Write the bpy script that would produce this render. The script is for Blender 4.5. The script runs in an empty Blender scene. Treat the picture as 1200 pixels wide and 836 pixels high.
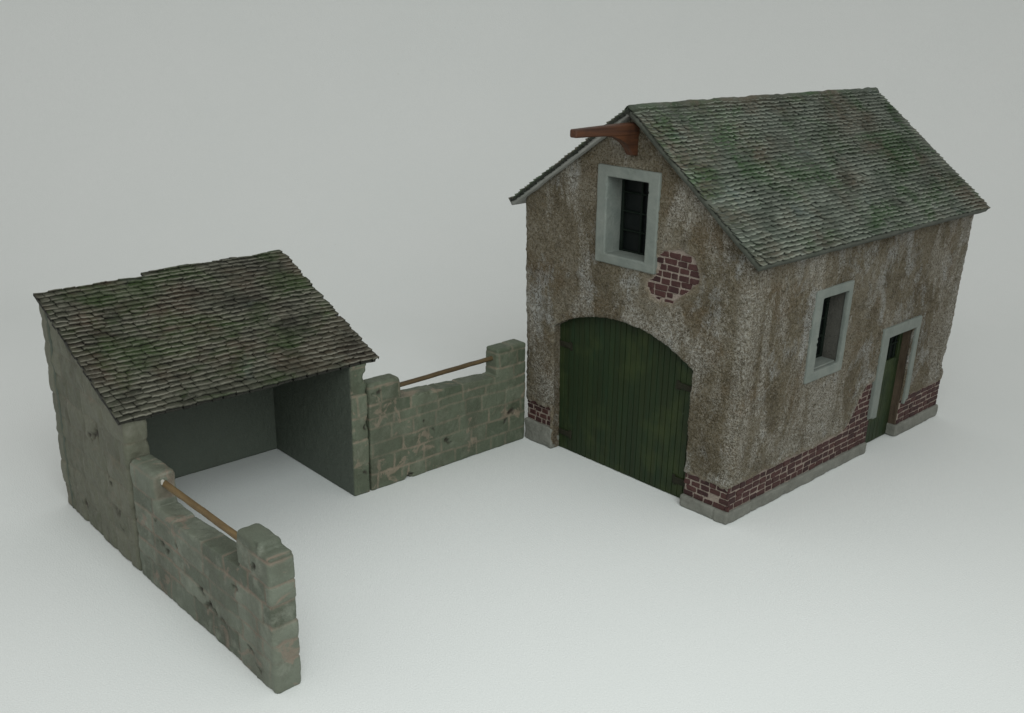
import bpy, math, random
import numpy as np
from mathutils import Matrix, Vector

# ------------------------------------------------------------------ basics
S = 0.1            # one modelling unit = 10 cm: the buildings are table-top models
scene = bpy.context.scene
C = scene.collection
rng = np.random.default_rng(7)
random.seed(7)
W, D = 1.5, 2.257
XS = 0.022

# ------------------------------------------------------------------ numpy noise
def _hash(i, j, k, seed):
    n = (i * 374761393 + j * 668265263 + k * 2147483647 + seed * 1274126177) & 0xFFFFFFFF
    n = ((n ^ (n >> 13)) * 1274126177) & 0xFFFFFFFF
    n = (n ^ (n >> 16)) & 0xFFFFFFFF
    return n.astype(np.float64) / 4294967295.0

def vnoise(P, scale, seed=0):
    Q = np.asarray(P, float) * scale + 1000.0
    I = np.floor(Q).astype(np.int64)
    F = Q - I
    F = F * F * (3 - 2 * F)
    r = 0
    for dx in (0, 1):
        for dy in (0, 1):
            for dz in (0, 1):
                w = (F[:, 0] if dx else 1 - F[:, 0]) * (F[:, 1] if dy else 1 - F[:, 1]) * (F[:, 2] if dz else 1 - F[:, 2])
                r = r + w * _hash(I[:, 0] + dx, I[:, 1] + dy, I[:, 2] + dz, seed)
    return r * 2 - 1

def fbm(P, scale, oct=3, seed=0, gain=.5):
    a, s, t = 1.0, 0.0, 0.0
    for o in range(oct):
        s = s + a * vnoise(P, scale * 2 ** o, seed + o * 17)
        t += a
        a *= gain
    return s / t

def sstep(a, b, x):
    t = np.clip((x - a) / (b - a), 0, 1)
    return t * t * (3 - 2 * t)

# ------------------------------------------------------------------ solids (distance fields -> quads)
def grid(lo, hi, h):
    lo = np.array(lo, float) - 2.5 * h
    n = np.ceil((np.array(hi, float) + 2.5 * h - lo) / h).astype(int) + 1
    ax = [lo[i] + h * np.arange(n[i]) for i in range(3)]
    return lo, ax[0][:, None, None], ax[1][None, :, None], ax[2][None, None, :]

def sbox(X, Y, Z, lo, hi, r=0.0):
    c = [(a + b) / 2 for a, b in zip(lo, hi)]
    b = [(q - p) / 2 - r for p, q in zip(lo, hi)]
    qx, qy, qz = np.abs(X - c[0]) - b[0], np.abs(Y - c[1]) - b[1], np.abs(Z - c[2]) - b[2]
    out = np.sqrt(np.maximum(qx, 0) ** 2 + np.maximum(qy, 0) ** 2 + np.maximum(qz, 0) ** 2)
    return (out + np.minimum(np.maximum(np.maximum(qx, qy), qz), 0) - r).astype(np.float32)

def sball(X, Y, Z, c, r, sq=(1, 1, 1)):
    return (np.sqrt(((X - c[0]) / sq[0]) ** 2 + ((Y - c[1]) / sq[1]) ** 2 + ((Z - c[2]) / sq[2]) ** 2) - r).astype(np.float32)

def cut(f, g):
    return np.maximum(f, -g)

def nets(f, lo, h):
    ins = f < 0
    nx, ny, nz = f.shape
    cnt = np.zeros((nx - 1, ny - 1, nz - 1), np.int8)
    offs = [(a, b, c) for a in (0, 1) for b in (0, 1) for c in (0, 1)]
    for a, b, c in offs:
        cnt += ins[a:nx - 1 + a, b:ny - 1 + b, c:nz - 1 + c]
    act = (cnt > 0) & (cnt < 8)
    ac = np.argwhere(act)
    idx = np.full(act.shape, -1, np.int64)
    idx[act] = np.arange(len(ac))
    vals = {o: f[ac[:, 0] + o[0], ac[:, 1] + o[1], ac[:, 2] + o[2]].astype(float) for o in offs}
    acc = np.zeros((len(ac), 3)); num = np.zeros(len(ac))
    for o in offs:
        for a in range(3):
            if o[a] == 0:
                p = list(o); p[a] = 1; p = tuple(p)
                va, vb = vals[o], vals[p]
                m = (va < 0) != (vb < 0)
                t = np.where(m, va / np.where(m, va - vb, 1), 0)
                for q in range(3):
                    acc[:, q] += np.where(m, o[q] + (t if q == a else 0), 0)
                num += m
    V = lo + h * (ac + acc / num[:, None])
    quads = []
    for a in range(3):
        u, v = (a + 1) % 3, (a + 2) % 3
        sl0 = [slice(None)] * 3; sl1 = [slice(None)] * 3
        sl0[a] = slice(0, -1); sl1[a] = slice(1, None)
        i0, i1 = ins[tuple(sl0)], ins[tuple(sl1)]
        e = np.argwhere(i0 != i1)
        e = e[(e[:, u] > 0) & (e[:, v] > 0) & (e[:, u] < f.shape[u] - 1) & (e[:, v] < f.shape[v] - 1)]
        flip = ~i0[e[:, 0], e[:, 1], e[:, 2]]
        q = []
        for du, dv in ((-1, -1), (0, -1), (0, 0), (-1, 0)):
            c = e.copy(); c[:, u] += du; c[:, v] += dv
            q.append(idx[c[:, 0], c[:, 1], c[:, 2]])
        q = np.stack(q, 1)
        q[flip] = q[flip][:, ::-1]
        quads.append(q)
    return V, np.concatenate(quads)

def normals(V, F):
    n = np.cross(V[F[:, 2]] - V[F[:, 0]], V[F[:, 3]] - V[F[:, 1]])
    N = np.zeros_like(V)
    for i in range(4):
        for a in range(3):
            N[:, a] += np.bincount(F[:, i], n[:, a], len(V))
    return N / np.maximum(np.linalg.norm(N, axis=1), 1e-12)[:, None]

# ------------------------------------------------------------------ objects
class Thing:
    def __init__(self, name, label, cat, origin=(0, 0, 0), base=Matrix.Identity(4)):
        e = bpy.data.objects.new(name, None); C.objects.link(e)
        self.e = e
        self.o = np.array(origin, float)
        m = base @ Matrix.Translation(Vector(origin))
        loc, rot, _ = m.decompose()
        e.location = loc * S
        e.rotation_euler = rot.to_euler()
        e.empty_display_size = .01
        e['label'] = label; e['category'] = cat; e['kind'] = 'thing'

def make(name, V, F, mat, thing=None, parent=None, attrs=None, smooth=True, label=None):
    V = np.asarray(V, float)
    P = (V - (thing.o if thing else 0)) * S
    me = bpy.data.meshes.new(name)
    if isinstance(F, np.ndarray):
        k = F.shape[1]
        me.vertices.add(len(P)); me.vertices.foreach_set('co', P.astype(np.float32).ravel())
        me.loops.add(F.size); me.loops.foreach_set('vertex_index', F.astype(np.int32).ravel())
        me.polygons.add(len(F))
        me.polygons.foreach_set('loop_start', np.arange(0, F.size, k, dtype=np.int32))
        me.update(calc_edges=True)
    else:
        me.from_pydata(P.tolist(), [], [list(f) for f in F])
    me.validate()
    me.polygons.foreach_set('use_smooth', np.full(len(me.polygons), smooth))
    for n, a in (attrs or {}).items():
        at = me.attributes.new(n, 'FLOAT', 'POINT')
        at.data.foreach_set('value', np.asarray(a, np.float32))
    me.materials.append(mat)
    me.update()
    o = bpy.data.objects.new(name, me); C.objects.link(o)
    if parent is not None: o.parent = parent
    elif thing is not None: o.parent = thing.e
    if label: o['label'] = label
    return o

class MB:
    """collects simple shapes into one mesh"""
    def __init__(s): s.V = []; s.F = []; s.A = {}
    def add(s, V, F, **a):
        n = len(s.V); s.V += [tuple(v) for v in V]; s.F += [tuple(i + n for i in f) for f in F]
        for k in a: s.A.setdefault(k, []).extend([a[k]] * len(V) if np.isscalar(a[k]) else list(a[k]))
    def bbox(s, lo, hi, b=.004, jit=0.0, **a):
        """box with chamfered edges (24 verts), corners jittered"""
        V = []; ids = {}
        c = [(p + q) / 2 for p, q in zip(lo, hi)]
        for sx in (0, 1):
            for sy in (0, 1):
                for sz in (0, 1):
                    corner = [(lo, hi)[sx][0], (lo, hi)[sy][1], (lo, hi)[sz][2]]
                    j = [random.uniform(-jit, jit) for _ in range(3)]
                    for ax in range(3):
                        p = [corner[q] + j[q] for q in range(3)]
                        for q in range(3):
                            if q != ax: p[q] += b if (sx, sy, sz)[q] == 0 else -b
                        ids[(sx, sy, sz, ax)] = len(V); V.append(p)
        F = []
        for ax in range(3):
            u, v = (ax + 1) % 3, (ax + 2) % 3
            for s_ in (0, 1):
                q = []
                for a_, b_ in ((0, 0), (1, 0), (1, 1), (0, 1)):
                    k = [0, 0, 0]; k[ax] = s_; k[u] = a_; k[v] = b_
                    q.append(ids[(*k, ax)])
                F.append(q if s_ else q[::-1])
        for ax in range(3):           # edge faces along axis ax
            u, v = (ax + 1) % 3, (ax + 2) % 3
            for a_ in (0, 1):
                for b_ in (0, 1):
                    k0 = [0, 0, 0]; k0[u] = a_; k0[v] = b_; k1 = list(k0); k1[ax] = 1
                    q = [ids[(*k0, u)], ids[(*k1, u)], ids[(*k1, v)], ids[(*k0, v)]]
                    F.append(q)
        for k in [(a_, b_, c_) for a_ in (0, 1) for b_ in (0, 1) for c_ in (0, 1)]:
            F.append([ids[(*k, 0)], ids[(*k, 1)], ids[(*k, 2)]])
        # orient outward
        G = []
        for f in F:
            p = [np.array(V[i]) for i in f]
            n = np.cross(p[1] - p[0], p[2] - p[0]); m = sum(p) / len(p) - np.array(c)
            G.append(f if n @ m > 0 else f[::-1])
        s.add(V, G, **a)
    def build(s, name, mat, thing=None, parent=None, smooth=False, fn=None, label=None):
        V = np.array(s.V)
        if fn: V = fn(V)
        return make(name, V, s.F, mat, thing, parent, s.A, smooth, label)

# ------------------------------------------------------------------ materials
class M:
    def __init__(s, name):
        s.m = bpy.data.materials.new(name); s.m.use_nodes = True
        s.t = s.m.node_tree; s.n = s.t.nodes; s.l = s.t.links
        s.b = s.n['Principled BSDF']
        tc = s.n.new('ShaderNodeTexCoord'); sc = s.n.new('ShaderNodeVectorMath'); sc.operation = 'SCALE'
        sc.inputs[3].default_value = 1 / S
        s.l.new(tc.outputs['Object'], sc.inputs[0]); s.co = sc.outputs[0]
    def put(s, inp, v):
        if hasattr(v, 'is_output'): s.l.new(v, inp)
        elif isinstance(v, (tuple, list)) and len(v) == 3 and inp.type == 'RGBA': inp.default_value = (*v, 1)
        else: inp.default_value = v
    def stretch(s, v3, vec=None):
        n = s.n.new('ShaderNodeVectorMath'); n.operation = 'MULTIPLY'
        s.l.new(vec or s.co, n.inputs[0]); n.inputs[1].default_value = v3
        return n.outputs[0]
    def noise(s, scale, detail=3, rough=.55, dist=0, vec=None):
        n = s.n.new('ShaderNodeTexNoise'); s.l.new(vec or s.co, n.inputs['Vector'])
        n.inputs['Scale'].default_value = scale; n.inputs['Detail'].default_value = detail
        n.inputs['Roughness'].default_value = rough; n.inputs['Distortion'].default_value = dist
        return n.outputs['Fac']
    def voro(s, scale, feature='F1', vec=None):
        n = s.n.new('ShaderNodeTexVoronoi'); n.feature = feature
        s.l.new(vec or s.co, n.inputs['Vector']); n.inputs['Scale'].default_value = scale
        return n.outputs['Distance']
    def ramp(s, fac, *stops):
        n = s.n.new('ShaderNodeValToRGB'); s.l.new(fac, n.inputs[0])
        e = n.color_ramp.elements
        while len(e) < len(stops): e.new(.5)
        for q, (p, c) in zip(e, stops):
            q.position = p; q.color = (c, c, c, 1) if np.isscalar(c) else (*c, 1)
        return n.outputs[0]
    def mix(s, fac, a, b, mode='MIX'):
        n = s.n.new('ShaderNodeMix'); n.data_type = 'RGBA'; n.blend_type = mode
        s.put(n.inputs[0], fac); s.put(n.inputs[6], a); s.put(n.inputs[7], b)
        return n.outputs[2]
    def math(s, op, a, b=0.0, c=None):
        n = s.n.new('ShaderNodeMath'); n.operation = op
        s.put(n.inputs[0], a); s.put(n.inputs[1], b)
        if c is not None: s.put(n.inputs[2], c)
        return n.outputs[0]
    def attr(s, name):
        n = s.n.new('ShaderNodeAttribute'); n.attribute_name = name
        return n.outputs['Fac']
    def bump(s, h, dist, strength=1.0, normal=None):
        n = s.n.new('ShaderNodeBump'); s.put(n.inputs['Height'], h)
        n.inputs['Distance'].default_value = dist * S; n.inputs['Strength'].default_value = strength
        if normal is not None: s.l.new(normal, n.inputs['Normal'])
        return n.outputs[0]
    def out(s, col, rough=.8, normal=None, spec=.3):
        s.put(s.b.inputs['Base Color'], col); s.put(s.b.inputs['Roughness'], rough)
        s.b.inputs['Specular IOR Level'].default_value = spec
        if normal is not None: s.l.new(normal, s.b.inputs['Normal'])
        return s.m

def mat_paper():
    m = M('white_paper')
    g = m.noise(120, 2, .6)
    st = m.noise(1.2, 4, .6)
    specks = m.ramp(m.noise(11, 4, .75), (.715, 0), (.76, 1))
    col = m.mix(m.ramp(st, (.35, 0), (.7, 1)), (.690, .715, .698), (.702, .724, .708))
    col = m.mix(m.math('MULTIPLY', specks, .25), col, (.42, .40, .36))
    fib = m.ramp(m.noise(190, 2, .5), (.35, 0), (.65, 1))
    col = m.mix(m.math('MULTIPLY', fib, .22), col, (.55, .57, .57))
    return m.out(col, .75, m.bump(g, .004, .5), .25)

def mat_stucco():
    m = M('weathered_stucco')
    warp = m.noise(54, 4, .62, 2.4)
    fine = m.noise(95, 3, .6, .8)
    h = m.math('ADD', m.math('MULTIPLY', warp, .72), m.math('MULTIPLY', fine, .38))
    streak = m.noise(2.7, 5, .64, .8, m.stretch((1.25, 1.25, .5)))
    patch = m.noise(2.6, 5, .65, .4)
    col = m.ramp(patch, (.34, (.112, .090, .053)), (.48, (.165, .138, .088)), (.62, (.215, .188, .135)))
    col = m.mix(m.ramp(m.noise(8.5, 4, .65, .6), (.54, 0), (.66, .6)), col, (.080, .063, .036))
    # rusty ochre wash and pale chalky dry-brushing: both are paint on the model
    col = m.mix(m.ramp(m.noise(3.9, 4, .6), (.54, 0), (.68, .6)), col, (.140, .098, .050))
    pale = m.ramp(streak, (.49, 0), (.60, 1))
    pale = m.math('MAXIMUM', pale, m.math('MULTIPLY', m.attr('pale'), .7))
    hi = m.ramp(h, (.535, 0), (.63, 1))
    col = m.mix(m.math('MULTIPLY', pale, .48), col, (.33, .31, .26))
    col = m.mix(m.math('MULTIPLY', hi, m.math('ADD', m.math('MULTIPLY', pale, .52), .16)), col, (.52, .515, .47))
    blue = m.ramp(m.noise(4.7, 4, .7, .3, m.stretch((1, 1, .6))), (.55, 0), (.66, .75))
    col = m.mix(m.math('MULTIPLY', blue, m.ramp(h, (.46, .1), (.6, .8))), col, (.44, .46, .45))
    lo = m.ramp(h, (.44, 1), (.535, 0))
    col = m.mix(m.math('MULTIPLY', lo, .72), col, (.040, .032, .020))
    # broken plaster lip and mortar behind the bricks
    sd = m.attr('sd')
    edge = m.ramp(m.math('ADD', sd, m.math('MULTIPLY', m.math('SUBTRACT', fine, .5), .03)), (.0, 1), (.03, 0))
    col = m.mix(m.math('MULTIPLY', edge, .45), col, (.30, .25, .175))
    mort = m.ramp(m.math('ADD', sd, .5), (.492, 1), (.502, 0))
    col = m.mix(mort, col, m.mix(fine, (.32, .26, .215), (.48, .41, .35)))
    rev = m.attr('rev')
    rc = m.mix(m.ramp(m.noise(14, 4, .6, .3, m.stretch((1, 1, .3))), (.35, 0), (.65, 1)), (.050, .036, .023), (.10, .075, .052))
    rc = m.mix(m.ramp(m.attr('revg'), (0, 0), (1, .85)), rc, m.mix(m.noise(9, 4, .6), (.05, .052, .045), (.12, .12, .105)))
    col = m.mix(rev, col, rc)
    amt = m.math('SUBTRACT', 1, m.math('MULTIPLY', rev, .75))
    n = m.bump(m.math('MULTIPLY', h, amt), .034, 1.0)
    return m.out(col, .85, n, .2)

def mat_brick():
    m = M('dark_red_brick')
    t = m.attr('tint')
    col = m.mix(t, (.031, .0125, .0120), (.058, .0235, .0205))
    col = m.mix(m.ramp(m.noise(30, 4, .7), (.55, 0), (.75, .5)), col, (.11, .065, .055))
    wear = m.ramp(m.noise(16, 4, .7), (.68, 0), (.72, .8))
    col = m.mix(wear, col, (.42, .33, .25))
    return m.out(col, .7, m.bump(m.noise(70, 4, .65), .006, .8), .3)

def mat_plain(name, c1, c2, sc=14, rough=.7, bd=.006, c3=None, spec=.3, dirt=.5, bsc=60):
    m = M(name)
    col = m.mix(m.ramp(m.noise(sc, 5, .65, .3), (.35, 0), (.65, 1)), c1, c2)
    if c3:
        col = m.mix(m.math('MULTIPLY', m.ramp(m.noise(sc * .55, 5, .7, .5), (.55, 0), (.72, 1)), dirt), col, c3)
    return m.out(col, rough, m.bump(m.noise(bsc, 4, .6), bd, .7), spec)

def mat_tiles(name, base1, base2, moss, mossy, dark, worn, wornamt, warm, blue):
    m = M(name)
    t = m.attr('tint')
    col = m.mix(t, base1, base2)
    col = m.mix(m.ramp(m.noise(2.3, 4, .6, .3), (.46, 0), (.60, .9)), col, warm)
    mo = m.ramp(m.noise(3.1, 5, .68, .6, m.stretch((1.2, .8, 1.2))), (.485, 0), (.62, mossy))
    col = m.mix(mo, col, moss)
    col = m.mix(m.ramp(m.noise(3.4, 3, .6, .4, m.stretch((1, 1.3, 1))), (.62, 0), (.72, .4)), col, blue)
    col = m.mix(m.ramp(m.noise(5.1, 4, .65, .6, m.stretch((1, .7, 1))), (.55, 0), (.70, .22)), col, worn)
    col = m.mix(m.ramp(m.noise(4.3, 4, .6), (.50, 0), (.68, .75)), col, dark)
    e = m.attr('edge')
    rim = m.ramp(m.math('MULTIPLY', e, -1.0), (.0, 0), (.22, .95))      # slate edge faces painted near black: shade of the gaps put into the colour
    e = m.math('MAXIMUM', e, 0.0)
    wn = m.ramp(m.noise(6, 4, .6), (.38, .15), (.6, 1))
    col = m.mix(m.math('MULTIPLY', m.math('MULTIPLY', m.math('POWER', e, 1.6), wn), wornamt), col, worn)
    sp = m.ramp(m.noise(55, 3, .6), (.62, 0), (.74, .35))
    col = m.mix(sp, col, worn)
    col = m.mix(m.ramp(m.noise(40, 4, .7), (.30, .6), (.45, 0)), col, dark)
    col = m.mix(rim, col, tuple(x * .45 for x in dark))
    return m.out(col, .72, m.bump(m.noise(60, 4, .65), .006, .8), .3)

def mat_stone(name, c1, c2, mortar, dirty, lightc, morta=.8, streak=.3, inner=(.072, .086, .068)):
    m = M(name)
    b = m.attr('blk')
    col = m.mix(b, c1, c2)
    n1 = m.noise(7, 5, .65, .4)
    col = m.mix(m.ramp(n1, (.45, 0), (.7, .55)), col, dirty)
    col = m.mix(m.ramp(m.noise(11, 5, .7, .2), (.52, 0), (.70, .6)), col, lightc)
    mu = m.math('MULTIPLY', m.attr('mor'), morta)
    mu = m.math('MULTIPLY', mu, m.ramp(m.noise(9, 3, .6), (.30, .25), (.55, 1)))
    col = m.mix(mu, col, mortar)
    pt = m.ramp(m.noise(7.5, 4, .62, 1.0), (.60, 0), (.645, morta * .8))
    col = m.mix(pt, col, mortar)
    st = m.ramp(m.noise(7, 4, .6, 0, m.stretch((1, 1, .22))), (.52, 0), (.72, streak))
    col = m.mix(st, col, (.045, .040, .028))
    col = m.mix(m.math('MULTIPLY', m.attr('pit'), .92), col, (.022, .018, .012))
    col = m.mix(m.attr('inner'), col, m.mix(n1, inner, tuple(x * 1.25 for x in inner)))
    nb = m.bump(m.noise(24, 5, .6, .3), .012, .6, m.bump(m.noise(110, 2, .5), .003, .5))
    return m.out(col, .62, nb, .35)

def mat_wood(name, c1, c2, axis):
    m = M(name)
    st = [22, 22, 22]; st[axis] = 2.2
    v = m.stretch(tuple(st))
    g = m.noise(1.6, 5, .65, .6, v)
    col = m.mix(m.ramp(g, (.35, 0), (.65, 1)), c1, c2)
    col = m.mix(m.ramp(m.noise(9, 4, .6), (.55, 0), (.72, .5)), col, tuple(x * .45 for x in c1))
    return m.out(col, .6, m.bump(g, .006, .7), .35)

def mat_door():
    m = M('green_painted_boards')
    t = m.attr('tint')
    col = m.mix(t, (.0115, .0195, .0048), (.0150, .0250, .0062))
    g = m.noise(1.5, 5, .65, .3, m.stretch((24, 24, 2.5)))
    col = m.mix(m.ramp(g, (.4, 0), (.7, .6)), col, (.010, .030, .012))
    col = m.mix(m.ramp(m.noise(5, 4, .6), (.50, 0), (.68, .55)), col, (.035, .048, .012))
    col = m.mix(m.ramp(m.noise(26, 2, .6), (.74, 0), (.78, .6)), col, (.09, .11, .08))
    return m.out(col, .58, m.bump(g, .004, .6), .3)

def mat_glass():
    m = M('dark_window_pane')
    col = m.mix(m.noise(12, 3), (.004, .006, .006), (.012, .014, .013))
    return m.out(col, .3, None, .15)

PAPER = mat_paper(); STUCCO = mat_stucco(); BRICK = mat_brick(); DOOR = mat_door(); PANE = mat_glass()
FRAME = mat_plain('grey_window_surround', (.140, .160, .143), (.178, .196, .174), 10, .7, .005, (.095, .11, .09))
PLINTH = mat_plain('grey_plinth_stone', (.135, .138, .118), (.185, .188, .163), 9, .7, .01, (.075, .072, .058))
SASH = mat_plain('dark_green_sash', (.005, .009, .006), (.010, .015, .011), 20, .8, spec=.1)
HINGE = mat_plain('rusty_hinge_iron', (.011, .013, .005), (.017, .015, .007), 30, .8, .006, (.010, .016, .008))
VERGE = mat_plain('mossy_verge', (.060, .066, .052), (.088, .096, .078), 9, .75, .008, (.04, .055, .035))
VERGEP = mat_plain('pale_verge', (.25, .26, .235), (.31, .31, .285), 9, .75, .008, (.14, .14, .12))
DECK = mat_plain('shed_roof_deck', (.030, .031, .024), (.050, .050, .040), 9, .8, .008)
BEAM = mat_wood('red_brown_beam', (.034, .012, .005), (.074, .027, .010), 1)
TILES = mat_tiles('mossy_grey_tiles', (.060, .074, .056), (.102, .118, .094), (.030, .066, .022), .95, (.028, .034, .023),
                  (.33, .36, .30), .75, (.084, .070, .048), (.125, .165, .165))
STILES = mat_tiles('weathered_brown_tiles', (.029, .031, .020), (.062, .064, .044), (.025, .046, .011), .95, (.014, .013, .009),
                   (.27, .26, .21), .75, (.058, .042, .026), (.075, .10, .085))
WSTONE = mat_stone('green_grey_stone', (.070, .088, .057), (.118, .136, .094), (.215, .175, .128), (.052, .054, .032), (.155, .165, .122), .9, .25)
LSTONE = mat_stone('grey_wall_stone', (.080, .095, .068), (.160, .178, .138), (.205, .155, .118), (.058, .058, .038), (.22, .235, .19), .75, .35)
SSTONE = mat_stone('shed_wall_stone', (.092, .098, .068), (.126, .130, .094), (.15, .125, .09), (.066, .064, .044), (.145, .145, .115), .35, .55)

# ------------------------------------------------------------------ backdrop: one paper sweep
YAW, PITCH, ROLL = 0.82269115, -0.32704246, 0.01559447
def make_backdrop():
    fw = np.array([-math.sin(YAW), math.cos(YAW)]); rt = np.array([math.cos(YAW), math.sin(YAW)])
    R, s0 = 3.2, 2.3
    prof = [(s, 0.0) for s in np.linspace(-9, s0, 24)]
    prof += [(s0 + R * math.sin(a), R * (1 - math.cos(a))) for a in np.linspace(0, math.pi / 2, 28)[1:]]
    prof += [(s0 + R, R + z) for z in np.linspace(0, 5, 8)[1:]]
    us = np.linspace(-10, 10, 21)
    V = [(*(rt * u + fw * s), z) for u in us for s, z in prof]
    n = len(prof)
    F = [(i * n + j, (i + 1) * n + j, (i + 1) * n + j + 1, i * n + j + 1) for i in range(len(us) - 1) for j in range(n - 1)]
    o = make('backdrop', V, F, PAPER)
    o['kind'] = 'structure'
    o['label'] = 'seamless white paper surface curving up behind the models'
make_backdrop()

# ------------------------------------------------------------------ tiles
def tiles(O, a, b, La, Lb, rows, width, rnd, lift, rag, dropfn=None, seed=1, rcr=(.12, .34), skirt=.006, vmax=None, gapk=1.0):
    """individual slates on a slope; O = eave corner, a along eave, b up the slope"""
    r = np.random.default_rng(seed)
    O, a, b = (np.array(q, float) for q in (O, a, b))
    n = np.cross(a, b); n /= np.linalg.norm(n)
    if n[2] < 0: n = -n
    VV, FF, T, E = [], [], [], []
    NU, NV = 7, 4
    pitch = Lb / rows
    cnt = 0
    for i in range(rows):
        u = -r.uniform(0, width) * .9
        wav = r.uniform(0, 6.28)
        last = False
        while not last:
            w = width * r.uniform(.72, 1.3)
            u0, u1 = u, u + w
            u = u1
            if u1 > La - .45 * width: u1 = La + r.uniform(-rag, rag); last = True
            if u0 < 0: u0 = r.uniform(-rag, rag)
            if u1 - u0 < .35 * width:
                if u0 <= rag: u = u0
                continue
            uc = (u0 + u1) / 2
            if dropfn and dropfn(uc, (i + .5) * pitch): continue
            s = i * pitch + math.sin(uc * 3.1 + wav) * .05 * pitch + math.sin(uc * 1.3 + i * .25) * .14 * pitch + r.normal(0, rnd * pitch)
            L = pitch * 1.55
            vm = vmax(uc) if vmax else Lb - .002
            if s > vm - .4 * pitch: continue
            sk = r.normal(0, .05) * pitch
            lf = lift * r.uniform(.75, 1.35) * (.5 if (last or u0 <= rag) else 1); tw = r.normal(0, .10) * lift
            gap = (.0014 + r.uniform(0, .0030)) * gapk
            rc = pitch * r.uniform(*rcr)
            tint = r.uniform(0, 1); nz = r.normal(0, .035, NU + 2) * pitch
            base = len(VV)
            for k in range(NU + 2):
                t = min(max((k - 1) / (NU - 1), 0), 1)
                uu = u0 + gap + (u1 - u0 - 2 * gap) * t
                c = abs(2 * t - 1)
                lo = s + rc * c ** 4 + sk * (2 * t - 1) + nz[k]
                side = k in (0, NU + 1)
                for q in range(NV + 1):
                    f = 0 if q <= 1 else (q - 1) / (NV - 1)
                    v = lo + (min(s + L, vm) - lo) * (f ** 1.3)
                    hh = lf * (1 - f) - .004 * f + tw * (2 * t - 1) - .12 * lf * c ** 3
                    if q == 1: v += 0; hh -= .06 * lf
                    if q == 0: v += .06 * pitch; hh = -.004
                    if side: hh = min(hh, 0) - skirt
                    p = O + a * uu + b * v + n * hh
                    VV.append(p); T.append(tint)
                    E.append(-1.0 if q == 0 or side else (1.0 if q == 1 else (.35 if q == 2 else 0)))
            m = NV + 1
            for k in range(NU + 1):
                for q in range(NV):
                    FF.append((base + k * m + q, base + (k + 1) * m + q, base + (k + 1) * m + q + 1, base + k * m + q + 1))
            cnt += 1
    VV = np.array(VV)
    VV += n * (vnoise(VV, 22, seed) * .0022)[:, None] + n * (vnoise(VV, 3, seed + 5) * .005)[:, None]
    FF = np.array(FF)
    p = VV[FF]
    nn = np.cross(p[:, 2] - p[:, 0], p[:, 3] - p[:, 1])
    if (nn @ n).mean() < 0: FF = FF[:, ::-1]
    return VV, FF, np.array(T), np.array(E)

def slab(O, a, b, La, Lb, th, jit, res=.03, seed=3, v0=0.0, topfn=None):
    """roof deck: dense rounded plank with uneven edges"""
    O, a, b = (np.array(q, float) for q in (O, a, b))
    n = np.cross(a, b); n /= np.linalg.norm(n)
    if n[2] < 0: n = -n
    nu, nv = int(La / res) + 1, int(Lb / res) + 1
    V, F = [], []
    for k, hh in enumerate((0, -th)):
        for i in range(nu + 1):
            for j in range(nv + 1):
                V.append(O + a * (La * i / nu) + b * (v0 + (Lb - v0) * j / nv) + n * hh)
    V = np.array(V)
    m = nv + 1; K = (nu + 1) * m
    for i in range(nu):
        for j in range(nv):
            q = (i * m + j, (i + 1) * m + j, (i + 1) * m + j + 1, i * m + j + 1)
            F.append(q); F.append(tuple(K + x for x in q[::-1]))
    def side(e):
        for x, y in zip(e, e[1:]): F.append((x, y, y + K, x + K))
    side([i * m for i in range(nu + 1)][::-1]); side([i * m + nv for i in range(nu + 1)])
    side([j for j in range(m)]); side([nu * m + j for j in range(m)][::-1])
    V += jit * np.stack([vnoise(V, 14, seed), vnoise(V, 14, seed + 1), vnoise(V, 14, seed + 2)], 1)
    F = np.array(F)
    p = V[F]; nn = np.cross(p[:, 2] - p[:, 0], p[:, 3] - p[:, 1])
    cen = V.mean(0)
    if (nn[0] @ n) < 0: F = F[:, ::-1]
    return V, F

# ------------------------------------------------------------------ FARM BUILDING
house = Thing('farm_building', 'tall farm building with peeling rendered walls, arched green door and steep mossy gable roof', 'building', (W / 2, D / 2, 0))
def batter(V):
    V = np.array(V, float)
    k = (V[:, 2] / .7 - 1) * .02
    V[:, 0] += (V[:, 0] - W / 2) / (W / 2) * k
    return V

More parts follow.
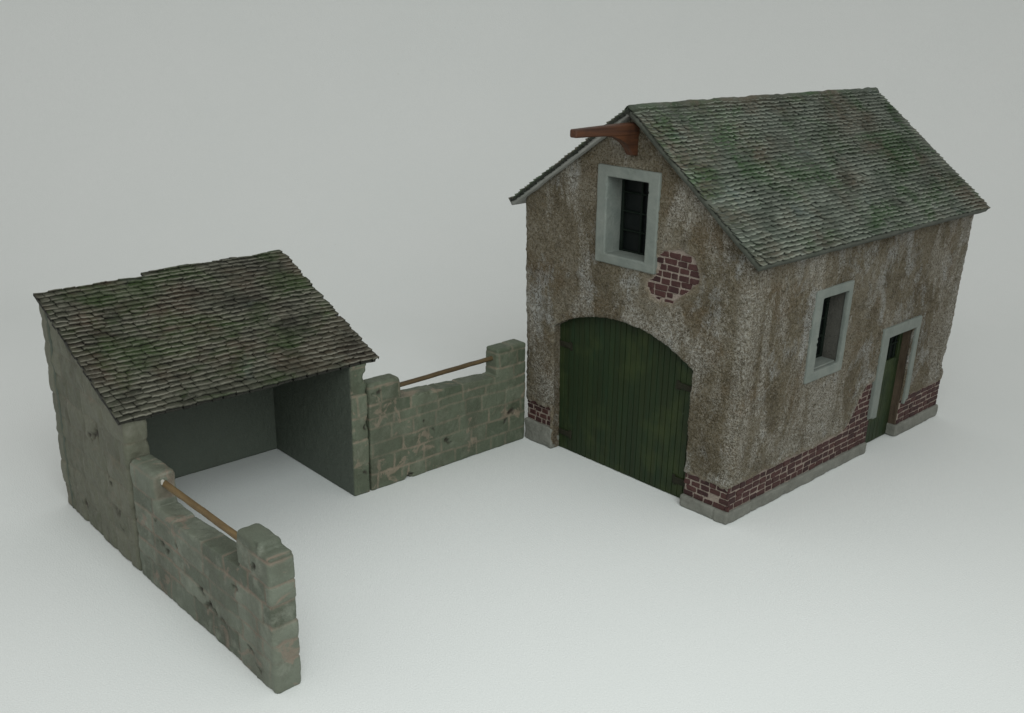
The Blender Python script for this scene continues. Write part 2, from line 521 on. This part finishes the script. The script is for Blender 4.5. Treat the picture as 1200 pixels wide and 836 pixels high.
TH = .058
KR, KL = (2.013 - 1.373) / (1.583 - .75), (2.013 - 1.445) / (.75 + .083)
DOORC, DOORR = .715, .917
def make_house_wall():
    h = .0085
    lo, X, Y, Z = grid((0, 0, 0), (W, D, 2.0), h)
    f = sbox(X, Y, Z, (0, 0, -.02), (W, D, 2.4), .012)
    f = np.maximum(f, ((Z - (2.013 - TH) + (X - .75) * KR) / math.hypot(1, KR)).astype(np.float32))
    f = np.maximum(f, ((Z - (2.013 - TH) + (.75 - X) * KL) / math.hypot(1, KL)).astype(np.float32))
    f = np.maximum(f, (.0 - Z).astype(np.float32))
    arch = np.maximum(np.maximum(np.abs(X - DOORC) - .49, np.sqrt((X - DOORC) ** 2 + (Z - (.89 - DOORR)) ** 2) - DOORR), Y - .085).astype(np.float32)
    f = cut(f, arch)
    f = cut(f, sbox(X, Y, Z, (.575, -.2, 1.21), (.888, .135, 1.662)))
    f = cut(f, sbox(X, Y, Z, (1.375, .612, .672), (1.9, .876, 1.082)))
    f = cut(f, sbox(X, Y, Z, (1.415, 1.37, -.2), (1.9, 1.715, .74)))
    for c, r in (((1.50, 2.295, .385), .088), ((1.52, 2.285, .285), .040), ((1.50, 2.30, .50), .070), ((1.50, 2.29, .235), .04), ((1.52, 2.28, .49), .03),
                 ((1.52, 2.285, .60), .032), ((1.515, 2.285, .83), .030), ((1.51, 2.28, 1.05), .025), ((-.02, -.02, .9), .03), ((1.525, -.02, .8), .030)):
        f = cut(f, sball(X, Y, Z, c, r))
    V, F = nets(f, lo, h)
    N = normals(V, F)
    # ---- where the plaster has fallen: signed distance, negative inside the brick areas
    x, y, z = V.T
    wob = fbm(V, 14, 3, 5) * .022 + fbm(V, 45, 2, 8) * .008
    front = (y < .012)
    right = (x > W - .012)
    sdf = np.full(len(V), 1.0)
    pat = np.minimum(np.hypot((x - 1.055) / 1.12, z - 1.222) - .118, np.hypot((x - .985) / 1.15, (z - 1.135)) - .085)
    band = np.where(x > 1.0, z - .190 + .02 * (x - 1.35), np.maximum(z - .245, x - .205))
    sf = np.minimum(pat, band)
    top = .212 + sstep(1.06, 1.27, y) * .245 * (y < 1.5)
    top = np.where(y > 1.5, .245 + (y - 1.72) * .03, top)
    sr = z - top
    sdf = np.where(front, sf, sdf)
    sdf = np.where(right, np.where(front, np.minimum(sf, sr), sr), sdf)
    sdf = np.where(front | right, sdf + wob, 1.0)
    rec = sstep(.004, -.010, sdf) * .0105
    rev = np.where((front | right), 0, 1.0)
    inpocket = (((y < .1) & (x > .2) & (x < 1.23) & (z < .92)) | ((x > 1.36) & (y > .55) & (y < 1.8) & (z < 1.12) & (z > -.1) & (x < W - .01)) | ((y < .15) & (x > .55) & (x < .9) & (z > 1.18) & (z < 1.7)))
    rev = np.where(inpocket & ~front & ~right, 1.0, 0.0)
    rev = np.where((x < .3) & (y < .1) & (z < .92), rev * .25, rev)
    amp = (1 - rev) * (sdf > .0)
    rough = np.abs(fbm(V, 34, 3, 21)) * .007 + fbm(V, 60, 2, 31) * .004 + fbm(V, 3.5, 2, 41) * .007
    V = V + N * (rough * amp - rec)[:, None]
    pale = np.clip(1 - np.abs(x - 1.47) / .055, 0, 1) * front + np.clip(1 - np.abs(y - .055) / .06, 0, 1) * right
    pale = np.clip(pale * (1.1 + .6 * fbm(V, 4, 2, 61)), 0, 1)
    make('wall', batter(V), F, STUCCO, house, None, dict(sd=np.clip(sdf, -.4, .4), rev=rev, pale=pale, revg=((y < 1.2) & (x > 1.3)).astype(float)))
make_house_wall()

def brick_rows(region, u0, u1, z0, z1, ch, bl, place, seed):
    r = random.Random(seed); m = MB()
    i = 0; z = z0
    while z < z1:
        u = u0 - (bl * .5 if i % 2 else 0) - r.uniform(0, .01)
        while u < u1:
            w = bl * r.uniform(.75, 1.12)
            if r.random() < .12: w *= .55
            a, b = max(u, u0) + .0040, min(u + w, u1) - .0040
            u += w
            if b - a < .012: continue
            if region((a + b) / 2, z + ch / 2) and r.random() > .004:
                d = r.uniform(-.0015, .003)
                zz = z + r.uniform(-.002, .002)
                lo, hi = place(a, b, zz + .0034, zz + ch - .0034, d)
                m.bbox(lo, hi, .0032, .0018, tint=r.random())
        z += ch; i += 1
    return m
def pf(a, b, z0, z1, d): return (a, .0068 - d, z0), (b, .02, z1)
def pr(a, b, z0, z1, d): return (W - .02, a, z0), (W - .0068 + d, b, z1)
m1 = brick_rows(lambda u, z: min(math.hypot((u - 1.055) / 1.12, z - 1.222) - .118, math.hypot((u - .985) / 1.15, z - 1.135) - .085) < .004,
                .85, 1.25, 1.04, 1.36, .0345, .074, pf, 3)
m1.build('brick_patch', BRICK, house, fn=batter)
m2 = brick_rows(lambda u, z: True, 1.207, 1.505, .064, .192, .0325, .072, pf, 5)
mm = brick_rows(lambda u, z: z < .21 + float(sstep(1.06, 1.27, u)) * .25, -.003, 1.366, .064, .475, .0345, .072, pr, 6)
m2.add(mm.V, mm.F, tint=mm.A['tint'])
m2.build('brick_course', BRICK, house, fn=batter)
brick_rows(lambda u, z: True, .002, .203, .128, .250, .0325, .066, pf, 8).build('brick_course', BRICK, house, fn=batter)
brick_rows(lambda u, z: z < .252, 1.72, D - .006, .074, .27, .0345, .072, pr, 7).build('brick_course', BRICK, house, fn=batter)

def make_plinth(boxes, cuts):
    h = .007
    L = np.min([q[0] for q in boxes], 0); Hh = np.max([q[1] for q in boxes], 0)
    lo, X, Y, Z = grid(L, Hh, h)
    f = None
    for l, hh, r in boxes:
        g = sbox(X, Y, Z, l, hh, r); f = g if f is None else np.minimum(f, g)
    for c in cuts: f = cut(f, sball(X, Y, Z, c, .018))
    V, F = nets(f, lo, h)
    N = normals(V, F)
    jt = np.minimum.reduce([np.abs(V[:, 0] - 1.42) + (V[:, 1] > 0) * 1, np.abs(V[:, 1] - .21), np.abs(V[:, 1] - .93), np.abs(V[:, 1] - 1.98)])
    V = V + N * (fbm(V, 18, 3, 3) * .006 - sstep(.008, .002, jt) * .006)[:, None]
    make('plinth', batter(V), F, PLINTH, house)
make_plinth([((1.203, -.009, 0), (W + .008, .1, .066), .008), ((1.38, -.009, 0), (W + .008, 1.362, .066), .008)], ((1.52, .62, 0), (1.52, 1.0, .07), (1.52, .02, .0), (1.2, -.02, .07)))
make_plinth([((1.38, 1.706, 0), (W + .007, D + .004, .078), .012)], ((1.52, 2.27, .09),))
make_plinth([((-.006, -.010, 0), (.226, .1, .128), .010)], ())

def ring(lo_, hi_, ilo, ihi, axis, r=.006, h=.0055, seed=1, opendown=False, extra=None, wob=.0018):
    lo, X, Y, Z = grid(lo_, hi_, h)
    f = sbox(X, Y, Z, lo_, hi_, r)
    a, b = list(ilo), list(ihi)
    a[axis], b[axis] = -9, 9
    if opendown: a[2] -= 1
    f = cut(f, sbox(X, Y, Z, a, b))
    if extra:
        for e in extra: f = cut(f, sball(X, Y, Z, *e))
    V, F = nets(f, lo, h)
    N = normals(V, F)
    V = V + N * (fbm(V, 12, 3, seed) * wob)[:, None]
    return batter(V), F

# upper window
MBm = MB(); MBm.bbox((.60, .118, 1.23), (.864, .125, 1.642), .001)
win = MBm.build('window', PANE, house, fn=batter)
V, F = ring((.533, -.016, 1.186), (.931, .130, 1.694), (.600, 0, 1.238), (.864, 0, 1.637), 1, seed=4,
            extra=[((.74, -.02, 1.70), .014), ((.605, -.02, 1.60), .012), ((.603, -.015, 1.53), .010), ((.865, -.02, 1.59), .008)])
make('frame', V, F, FRAME, house, win)
m = MB()
for a, b in ((.600, .616), (.727, .739), (.850, .866)): m.bbox((a, .098, 1.236), (b, .116, 1.640), .003, .001)
for z in (1.236, 1.345, 1.445, 1.545, 1.625):
    m.bbox((.602, .101, z), (.864, .114, z + .010), .003, .0006)
m.build('sash', SASH, house, win, fn=batter)

# side window
m = MB(); m.bbox((1.385, .612, .672), (1.392, .876, 1.082), .001)
win2 = m.build('window', PANE, house, fn=batter)
V, F = ring((1.488, .556, .625), (W + .013, .912, 1.127), (0, .622, .680), (0, .870, 1.074), 0, seed=9,
            extra=[((1.52, .618, .86), .010), ((1.52, .62, .83), .012), ((1.52, .83, .677), .012)])
make('frame', V, F, FRAME, house, win2)
m = MB(); m.bbox((1.40, .616, .668), (1.488, .872, .684), .004, .002)
m.build('sill', FRAME, house, win2, fn=batter)
m = MB()
for a, b in ((.614, .634), (.736, .752), (.856, .874)): m.bbox((1.393, a, .684), (1.408, b, 1.08), .003)
for z in (.686, .80, .90, 1.0, 1.062): m.bbox((1.394, .616, z), (1.405, .872, z + .014), .003)
m.build('sash', SASH, house, win2, fn=batter)

# arched double door
def arch_top(x): return .89 - DOORR + math.sqrt(max(DOORR ** 2 - (x - DOORC) ** 2, 0))
def leaf(x0, x1, n, hinges):
    m = MB(); w = (x1 - x0) / n
    for i in range(n):
        a, b = x0 + i * w + .0009, x0 + (i + 1) * w - .0009
        y0 = .056 + random.uniform(-.0012, .0012)
        K = 3
        pts = [(a, .004)] + [(b, .004)] + [(b - (b - a) * k / K, arch_top(b - (b - a) * k / K) + .012) for k in range(K + 1)]
        V = [(p[0], y0 + .004, p[1]) for p in pts] + [(p[0], y0 + .026, p[1]) for p in pts]
        ins = .0016
        cx = (a + b) / 2
        fr = [(p[0] + (ins if p[0] < cx else -ins) * (abs(p[0] - cx) > 1e-4), y0, p[1]) for p in pts]
        nP = len(pts); V = fr + V
        F = [tuple(range(nP))]
        for k in range(nP):
            q = (k + 1) % nP
            F.append((k, nP + k, nP + q, q)); F.append((nP + k, 2 * nP + k, 2 * nP + q, nP + q))
        F[0] = F[0]
        m.add(V, F, tint=random.random())
    o = m.build('door_leaf', DOOR, house, fn=batter)
    for (hx0, hx1, z, dz) in hinges:
        g = MB()
        g.bbox((hx0, .0475, z - dz), (hx1, .056, z + dz), .003, .004)
        cx = hx0 if hx0 > .7 else hx1
        g.bbox((cx - .012, .048, z - dz * 1.5), (cx + .012, .0555, z + dz * 1.5), .003, .004)
        g.build('hinge', HINGE, house, o, fn=batter)
    return o
leaf(.224, .714, 13, ((.232, .318, .640, .016), (.232, .325, .105, .016)))
leaf(.716, 1.206, 13, ((1.085, 1.198, .625, .016), (1.105, 1.198, .100, .018)))

# side door
m = MB()
n = 8; a0, a1 = 1.366, 1.719; w = (a1 - a0) / n
for i in range(n):
    m.bbox((1.426, a0 + i * w + .0012, .004), (1.442, a0 + (i + 1) * w - .0012, .512), .002, .0006, tint=random.random())
for a, b in ((1.366, 1.40), (1.685, 1.719)): m.bbox((1.426, a, .512), (1.443, b, .738), .002, tint=.5)
m.bbox((1.426, 1.4, .70), (1.443, 1.685, .738), .002, tint=.4)
sd_ = m.build('door', DOOR, house, fn=batter)
m = MB(); m.bbox((1.418, 1.37, .50), (1.426, 1.714, .738), .001); m.build('pane', PANE, house, sd_, fn=batter)
m = MB()
for k in range(5):
    yy = 1.425 + k * .055; m.bbox((1.428, yy, .512), (1.437, yy + .012, .70), .002)
m.bbox((1.428, 1.40, .60), (1.436, 1.685, .612), .002)
m.build('window_bars', SASH, house, sd_, fn=batter)
V, F = ring((1.484, 1.333, .215), (W + .016, 1.777, .770), (0, 1.404, 0), (0, 1.732, .706), 0, seed=12, opendown=True,
            extra=[((1.52, 1.345, .21), .02), ((1.52, 1.77, .215), .03)])
make('door_surround', V, F, FRAME, house)

# hoist beam and bracket
def loft(sections, mb, **a):
    V = [p for s_ in sections for p in s_]; k = len(sections[0]); F = []
    for i in range(len(sections) - 1):
        for j in range(k):
            F.append((i * k + j, i * k + (j + 1) % k, (i + 1) * k + (j + 1) % k, (i + 1) * k + j))
    F.append(tuple(range(k))[::-1]); F.append(tuple(range((len(sections) - 1) * k, len(sections) * k)))
    mb.add(V, F, **a)
def sect(y, z0, z1, w, c=.005):
    x0, x1 = .75 - w / 2, .75 + w / 2
    return [(x0 + c, y, z0), (x1 - c, y, z0), (x1, y, z0 + c), (x1, y, z1 - c), (x1 - c, y, z1), (x0 + c, y, z1), (x0, y, z1 - c), (x0, y, z0 + c)]
m = MB()
loft([sect(-.440, 1.877, 1.907, .036, .006), sect(-.435, 1.873, 1.911, .044), sect(-.30, 1.870, 1.914, .048), sect(-.14, 1.863, 1.917, .059), sect(.03, 1.860, 1.918, .060)], m)
bm_ = m.build('hoist_beam', BEAM, house)
m = MB()
def brk(x, ins):
    p = [(-.20, 1.868), (-.14, 1.850), (-.090, 1.826), (-.054, 1.792), (-.032, 1.762), (.012, 1.756), (.012, 1.866)]
    c = (-.06, 1.83)
    return [(x, c[0] + (q[0] - c[0]) * ins, c[1] + (q[1] - c[1]) * ins) for q in p]
loft([brk(.727, .95), brk(.731, 1.0), brk(.771, 1.0), brk(.775, .95)], m)
m.build('bracket', BEAM, house, bm_)

# roof
y0, y1 = -.0574, 2.3163
LA = y1 - y0
apex = np.array((.75, 2.013))
def slope(sign, ex, ez):
    b2 = apex - np.array((ex, ez)); Lb = np.linalg.norm(b2); b2 /= Lb
    return (ex, y0, ez), (0, 1, 0), (b2[0], 0, b2[1]), Lb
parts = []
off = np.array((0, 0, -.016))
roofV, roofF, roofT, roofE = [], [], [], []
nn_ = 0
slopes = [slope(1, 1.583, 1.373), slope(-1, -.110, 1.438)]
for k, (O, a, b, Lb) in enumerate(slopes):
    v, f, t, e = tiles(np.array(O) + off, a, b, LA, Lb, 38 if k == 0 else 36, .052, .058, .0150 if k == 0 else .011, .004, seed=11 + k, skirt=.006 if k == 0 else .024)
    roofV.append(v); roofF.append(f + nn_); roofT.append(t); roofE.append(e); nn_ += len(v)
# ridge: one narrow pressed seam where the two slopes meet
rm = MB()
loft([[(.75 - .030, q, 1.980), (.75 - .014, q, 2.001), (.75, q, 2.006), (.75 + .014, q, 2.000), (.75 + .030, q, 1.976)] for q in np.linspace(y0 + .002, y1 - .002, 120)], rm)
rmV = np.array(rm.V)
rmV[:, 2] += vnoise(rmV, 19, 77) * .004 + vnoise(rmV, 45, 78) * .002
quad = [f if len(f) == 4 else None for f in rm.F]
rf = []
for f in rm.F:
    if len(f) == 4: rf.append(f)
    else: rf += [(f[0], f[1], f[2], f[3]), (f[0], f[3], f[4], f[4])][:1]
roofV.append(rmV); roofF.append(np.array(rf) + nn_); roofT.append(np.full(len(rmV), .35)); roofE.append(np.full(len(rmV), .0))
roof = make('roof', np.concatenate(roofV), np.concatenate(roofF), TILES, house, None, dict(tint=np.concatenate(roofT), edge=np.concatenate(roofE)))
for k, (O, a, b, Lb) in enumerate(slopes):
    v, f = slab(np.array(O) + off + np.array((0, .007 + .006 * k, 0)), a, b, LA - .014 - .012 * k, Lb - .001, .034, .003, .022, 3 + k)
    make('verge', v, f, VERGE if k == 0 else VERGEP, house, roof, label='dark mossy roof edge' if k == 0 else 'pale grey roof edge')

# ------------------------------------------------------------------ block layouts for the masonry
def blocks(u, z, courses, wmin, wmax, seed, wob):
    """block id tint and distance to the nearest joint"""
    r = np.random.default_rng(seed)
    zb = np.concatenate([[-.5], np.cumsum(courses), [9]])
    zb[0] = -.5
    ci = np.clip(np.searchsorted(zb, z) - 1, 0, len(zb) - 2)
    dz = np.minimum(np.where(ci > 0, np.abs(z - zb[ci]), 9), np.where(ci < len(zb) - 2, np.abs(zb[ci + 1] - z), 9))
    tint = np.zeros(len(u)); du = np.full(len(u), 9.0); low = np.zeros(len(u))
    for c in range(len(zb) - 1):
        m = ci == c
        cuts = [-4.0 + r.uniform(0, wmax)]
        while cuts[-1] < 4: cuts.append(cuts[-1] + r.uniform(wmin, wmax))
        cuts = np.array(cuts)
        k = np.clip(np.searchsorted(cuts, u[m]) - 1, 0, len(cuts) - 2)
        du[m] = np.minimum(np.abs(u[m] - cuts[k]), np.abs(cuts[k + 1] - u[m]))
        tt = r.uniform(0, 1, len(cuts)); tint[m] = tt[k]
    return tint, np.minimum(du, dz)

def masonry(name, f, lo, h, thing, mat, uaxis, courses, wmin, wmax, seed, groove=.009, gw=.010, rough=.005, inner=None, pits=(), parent=None, bulge=.004, flat=1.0, dents=()):
    V, F = nets(f, lo, h)
    N = normals(V, F)
    wobu, wobz = fbm(V, 7, 3, seed) * .016, fbm(V, 6, 3, seed + 50) * .014
    u = V[:, uaxis] + wobu; z = V[:, 2] + wobz
    tint, d = blocks(u, z, courses, wmin, wmax, seed, 0)
    d = d + fbm(V, 40, 2, seed + 9) * .004
    fill = sstep(-.25, .35, fbm(V, 5, 2, seed + 23))          # some joints are filled flush
    j = sstep(gw, gw * .25, d)
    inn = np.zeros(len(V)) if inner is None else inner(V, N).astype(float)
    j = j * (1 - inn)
    bul = (sstep(0, .035, d) * bulge + (tint - .5) * .004) * (1 - inn)
    pit = np.zeros(len(V))
    for c, r, dep in pits:
        rr = np.random.default_rng(int(abs(c[0] * 7919 + c[1] * 104729 + c[2] * 1299709)))
        an = rr.uniform(-.9, .9); st_ = rr.uniform(1.3, 2.6)
        du_, dz_ = V[:, uaxis] - c[uaxis], V[:, 2] - c[2]
        a_, b_ = du_ * math.cos(an) + dz_ * math.sin(an), -du_ * math.sin(an) + dz_ * math.cos(an)
        dist = np.sqrt((a_ / st_ ** .5) ** 2 + (b_ * st_ ** .5) ** 2 + (V[:, 1 - uaxis] - c[1 - uaxis]) ** 2 * .5) + fbm(V, 55, 3, seed + 3) * r * 1.1
        w = sstep(r, r * .2, dist)
        pit = np.maximum(pit, w)
        V = V - N * (w * dep)[:, None]
    disp = bul - j * groove * (.35 + .65 * fill) + fbm(V, 24, 4, seed + 70) * rough * (1 - .8 * inn)
    V = V + N * (disp * flat)[:, None]
    V[:, 2] = np.maximum(V[:, 2], 0.0)
    return make(name, V, F, mat, thing, parent, dict(blk=tint, mor=sstep(gw * 1.15, gw * .3, d) * (.5 + .5 * fill) * (1 - inn), pit=np.maximum(pit, j * fill * .35 * (groove > .004)), inner=inn))

def rod(p0, p1, r, seed, name, mat, thing, ends=True, parent=None):
    p0, p1 = np.array(p0, float), np.array(p1, float)
    d = p1 - p0; L = np.linalg.norm(d); d /= L
    s1 = np.cross(d, (0, 0, 1)); s1 /= np.linalg.norm(s1); s2 = np.cross(s1, d)
    K, n = 14, 26
    V = []
    for i in range(n + 1):
        t = i / n
        for k in range(K):
            a = 2 * math.pi * k / K
            V.append(p0 + d * L * t + (s1 * math.cos(a) + s2 * math.sin(a)) * r)
    V = np.array(V)
    ax = V.copy()
    wob = np.stack([vnoise(np.repeat(np.arange(n + 1)[:, None] * .16 + q * 7., K, 0) * np.ones((1, 3)), 1, seed + q) for q in range(3)], 1) * .0012
    V = V + wob
    V += s1 * (vnoise(V, 30, seed) * .0014)[:, None]
    F = [(i * K + k, i * K + (k + 1) % K, (i + 1) * K + (k + 1) % K, (i + 1) * K + k) for i in range(n) for k in range(K)]
    F.append(tuple(range(K))); F.append(tuple(range(n * K, (n + 1) * K))[::-1])
    return make(name, V, [f[::-1] for f in F], mat, thing, parent)

# ------------------------------------------------------------------ OPEN SHED  (own frame, turned a little)
RS = Matrix.Rotation(-0.009935, 4, 'Z')
shed = Thing('open_shed', 'low open-fronted stone shed with a single sloping roof of brown mossy tiles', 'shed', (-.42, -1.75, 0), RS)
SO = np.array((.055, -2.408, .752)); SB = np.array((-.893, -2.408, 1.152))
KS = (1.152 - .752) / (.948)
def under(X, Z, t=.040): return ((Z - (.752 - t - (X - .055) * KS)) / math.hypot(1, KS)).astype(np.float32)
h = .0072
# left side wall
lo, X, Y, Z = grid((-.83, -2.39, 0), (.03, -2.27, 1.06), h)
f = np.maximum(sbox(X, Y, Z, (-.812, -2.379, -.02), (XS, -2.277, 1.4), .014), np.maximum(under(X, Z), -Z))
masonry('side_wall', f, lo, h, shed, SSTONE, 0, [.13, .12, .14, .11, .12, .11, .12, .12], .14, .30, 31, groove=.0035, gw=.007, rough=.007,
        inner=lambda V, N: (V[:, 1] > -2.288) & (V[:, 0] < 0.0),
        pits=[((-.35, -2.379, .55), .042, .014), ((-.30, -2.379, .53), .022, .012), ((-.23, -2.379, .39), .020, .010), ((-.20, -2.379, .36), .016, .010), ((-.17, -2.379, .22), .030, .010), ((-.13, -2.379, .16), .018, .010),
              ((-.41, -2.379, .53), .020, .008), ((-.6, -2.379, .10), .03, .006)])
# right side wall, broken at its outer top edge
lo, X, Y, Z = grid((-.83, -1.23, 0), (.03, -1.11, 1.06), h)
f = np.maximum(sbox(X, Y, Z, (-.80, -1.2244, -.02), (XS, -1.127, 1.4), .006), np.maximum(under(X, Z), -Z))
for c, r in (((.03, -1.112, .57), .026), ((.02, -1.112, .645), .036), ((-.1, -1.11, .70), .03), ((.04, -1.120, .405), .034), ((.035, -1.118, .38), .030)):
    f = cut(f, sball(X, Y, Z, c, r))
masonry('side_wall', f, lo, h, shed, WSTONE, 1, [.17, .14, .13, .12, .14, .12, .12], .5, .9, 37, groove=.004, gw=.006, rough=.0035,
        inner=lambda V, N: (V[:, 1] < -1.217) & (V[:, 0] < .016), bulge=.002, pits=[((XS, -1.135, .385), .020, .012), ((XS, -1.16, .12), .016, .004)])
# back wall with a ragged toothed end
lo, X, Y, Z = grid((-.89, -2.41, 0), (-.77, -1.1, 1.12), h)
f = np.maximum(sbox(X, Y, Z, (-.872, -2.386, -.02), (-.786, -1.120, 1.4), .008), np.maximum(under(X, Z, .034), -Z))
for c, r, q in (((-.90, -2.40, .46), .042, (1, 1, 1.5)), ((-.90, -2.40, .28), .022, (1, 1, 1.6)), ((-.905, -2.40, .62), .03, (1, 1, 1.2)), ((-.90, -2.41, .78), .032, (1, 1, 1.5)), ((-.9, -2.40, .93), .03, (1, 1, 1.2)), ((-.89, -2.40, .05), .03, (1, 1, 1.5))):
    f = cut(f, sball(X, Y, Z, c, r, q))
masonry('back_wall', f, lo, h, shed, SSTONE, 1, [.13, .12, .14, .11, .12, .13, .12, .12], .14, .3, 43, groove=.004, gw=.008, rough=.005,
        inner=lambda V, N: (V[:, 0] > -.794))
# roof
b = SB - SO; Lb = np.linalg.norm(b); b = b / Lb
LA2 = 2.408 - 1.066
v, f, t, e = tiles(SO + np.array((0, 0, -.008)), (0, 1, 0), b, LA2, Lb, 31, .064, .055, .0130, .007, rcr=(.02, .10), skirt=.014, gapk=.45,
                   vmax=lambda u: Lb - (.046 if u < .57 else .004 + .006 * math.sin(u * 23)), seed=23)
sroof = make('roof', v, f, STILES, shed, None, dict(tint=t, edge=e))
v, f = slab(SO + np.array((0, .006, -.022)) + b * .024, (0, 1, 0), b, LA2 - .012, Lb - .075, .018, .005, .025, 9)
make('roof_deck', v, f, DECK, shed, sroof)

# ------------------------------------------------------------------ WALL between shed and farm building
wall = Thing('stone_wall', 'low green-grey stone wall with a wooden rail, bridging the shed and the farm building', 'wall', (XS - .055, -.56, 0), RS)
h = .006
lo, X, Y, Z = grid((XS - .13, -1.13, 0), (XS + .01, 0, .64), h)
tw = .105
low = np.maximum(sbox(X, Y, Z, (XS - tw, -1.116, -.03), (XS, -.012, .7), .010), ((Z - (.462 + (Y + .567) * -.060))).astype(np.float32))
f = low
f = np.minimum(f, sbox(X, Y, Z, (XS - tw, -1.117, -.03), (XS, -.908, .600), .026))
f = np.minimum(f, sbox(X, Y, Z, (XS - tw - .004, -.240, -.03), (XS + .002, -.012, .606), .018))
f = np.maximum(f, -Z)
for c, r in (((XS + .006, -1.09, .54), .016), ((XS + .012, -.86, 0), .022), ((XS + .006, -.72, .47), .018), ((XS - .01, -.80, .485), .02)):
    f = cut(f, sball(X, Y, Z, c, r))
wl = masonry('masonry', f, lo, h, wall, WSTONE, 1, [.085, .095, .085, .09, .055, .075, .09], .11, .23, 53, groove=.0022, gw=.007, rough=.0035, bulge=.0005,
        pits=[((XS, -.60, .150), .024, .014), ((XS, -.165, .155), .018, .012), ((XS, -.13, .20), .030, .008), ((XS, -.70, .240), .012, .006),
              ((XS, -.87, .012), .026, .015), ((XS, -.77, .312), .010, .005), ((XS, -1.05, .55), .020, .004)])
RAIL = mat_wood('brown_rail_wood', (.052, .034, .015), (.108, .074, .034), 1)
RAILX = mat_wood('golden_brown_rail_wood', (.065, .042, .015), (.150, .100, .040), 0)
rod((XS - .050, -.935, .533), (XS - .050, -.215, .543), .0135, 3, 'rail', RAIL, wall)

# ------------------------------------------------------------------ WALL running forward from the shed
RL = RS @ Matrix.Translation((XS, -2.379, 0)) @ Matrix.Rotation(0.0237, 4, 'Z') @ Matrix.Translation((-XS, 2.379, 0))
wall2 = Thing('stone_wall', 'low grey stone wall ending free in the foreground, wooden rail between its two posts', 'wall', (.61, -2.326, 0), RL)
y0_, y1_ = -2.379, -2.274
lo, X, Y, Z = grid((.02, -2.39, 0), (1.22, -2.26, .64), h)
f = np.maximum(sbox(X, Y, Z, (.034, y0_, -.03), (1.198, y1_, .8), .012), (Z - (.392 + (X - .27) * .068)).astype(np.float32))
f = np.minimum(f, sbox(X, Y, Z, (.034, y0_ - .002, -.03), (.268, y1_ + .002, .566), .026))
f = np.minimum(f, sbox(X, Y, Z, (.955, y0_, -.03), (1.135, y1_, .598), .024))
f = np.minimum(f, sbox(X, Y, Z, (1.05, y0_ - .003, -.03), (1.200, y1_ + .003, .568), .015))
f = np.minimum(f, sbox(X, Y, Z, (.24, y0_ + .004, -.03), (.42, y1_, .412), .014))
f = np.maximum(f, -Z)
for c, r in (((1.10, -2.385, .585), .020), ((.03, -2.385, .57), .03), ((1.20, -2.27, .56), .014), ((.60, -2.385, .425), .02)):
    f = cut(f, sball(X, Y, Z, c, r))
masonry('masonry', f, lo, h, wall2, LSTONE, 0, [.125, .075, .075, .09, .085, .10], .13, .27, 67, groove=.0036, gw=.0075, rough=.0045, bulge=.0006,
        pits=[((.70, y0_, .150), .030, .016), ((.64, y0_, .180), .020, .014), ((.80, y0_, .125), .024, .014), ((.75, y0_, .137), .02, .014), ((.30, y0_, .26), .024, .012), ((.34, y0_, .24), .018, .012), ((.93, y0_, .33), .018, .012), ((.44, y0_, .30), .012, .008),
              ((1.02, y0_, .10), .02, .01), ((1.08, y0_, .05), .02, .01), ((1.095, y0_, .50), .02, .012), ((.25, y0_, .35), .014, .009)])
rl = rod((.225, -2.327, .512), (.985, -2.327, .512), .0145, 8, 'rail', RAILX, wall2)
GLUE = mat_plain('white_glue', (.30, .29, .25), (.42, .41, .37), 20)
lo, X, Y, Z = grid((.25, -2.36, .49), (.29, -2.3, .56), .003)
f = np.minimum(sball(X, Y, Z, (.266, -2.336, .526), .009), sball(X, Y, Z, (.270, -2.339, .517), .007))
v, F_ = nets(f, lo, .003)
make('rail_fleck', v, F_, GLUE, wall2, rl, label='white fleck where the rail meets the post')

# ------------------------------------------------------------------ camera
cam = bpy.data.cameras.new('camera'); co = bpy.data.objects.new('camera', cam); C.objects.link(co)
cy, sy, cp, sp = math.cos(YAW), math.sin(YAW), math.cos(PITCH), math.sin(PITCH)
fwd = Vector((-sy * cp, cy * cp, sp)); r = Vector((cy, sy, 0)); u = r.cross(fwd)
r2 = r * math.cos(ROLL) + u * math.sin(ROLL); u2 = u * math.cos(ROLL) - r * math.sin(ROLL)
mat = Matrix((r2, u2, -fwd)).transposed().to_4x4()
mat.translation = Vector((4.0818538, -3.8953493, 2.4214956)) * S
co.matrix_world = mat
cam.sensor_width = 36; cam.lens = 1188.8748 / 1200 * 36
cam.clip_start = .005; cam.clip_end = 50
scene.camera = co

# ------------------------------------------------------------------ light: diffuse room light and one big soft lamp
wd = bpy.data.worlds.new('World'); scene.world = wd; wd.use_nodes = True
bg = wd.node_tree.nodes['Background']; bg.inputs[0].default_value = (1.0, .998, .975, 1); bg.inputs[1].default_value = .63
def area(name, pos, target, size, power, col):
    l = bpy.data.lights.new(name, 'AREA'); l.shape = 'DISK'; l.size = size * S; l.energy = power; l.color = col; l.spread = math.radians(128)
    o = bpy.data.objects.new(name, l); C.objects.link(o)
    d = (Vector(target) - Vector(pos)).normalized()
    o.rotation_euler = d.to_track_quat('-Z', 'Y').to_euler(); o.location = Vector(pos) * S
area('ceiling_lamp', (4.5, -2.9, 4.3), (.2, -.9, .2), 4.4, .98, (.935, 1.0, .995))
vs = scene.view_settings
vs.view_transform = 'Standard'; vs.look = 'None'; vs.exposure = 0; vs.gamma = 1; vs.use_curve_mapping = False
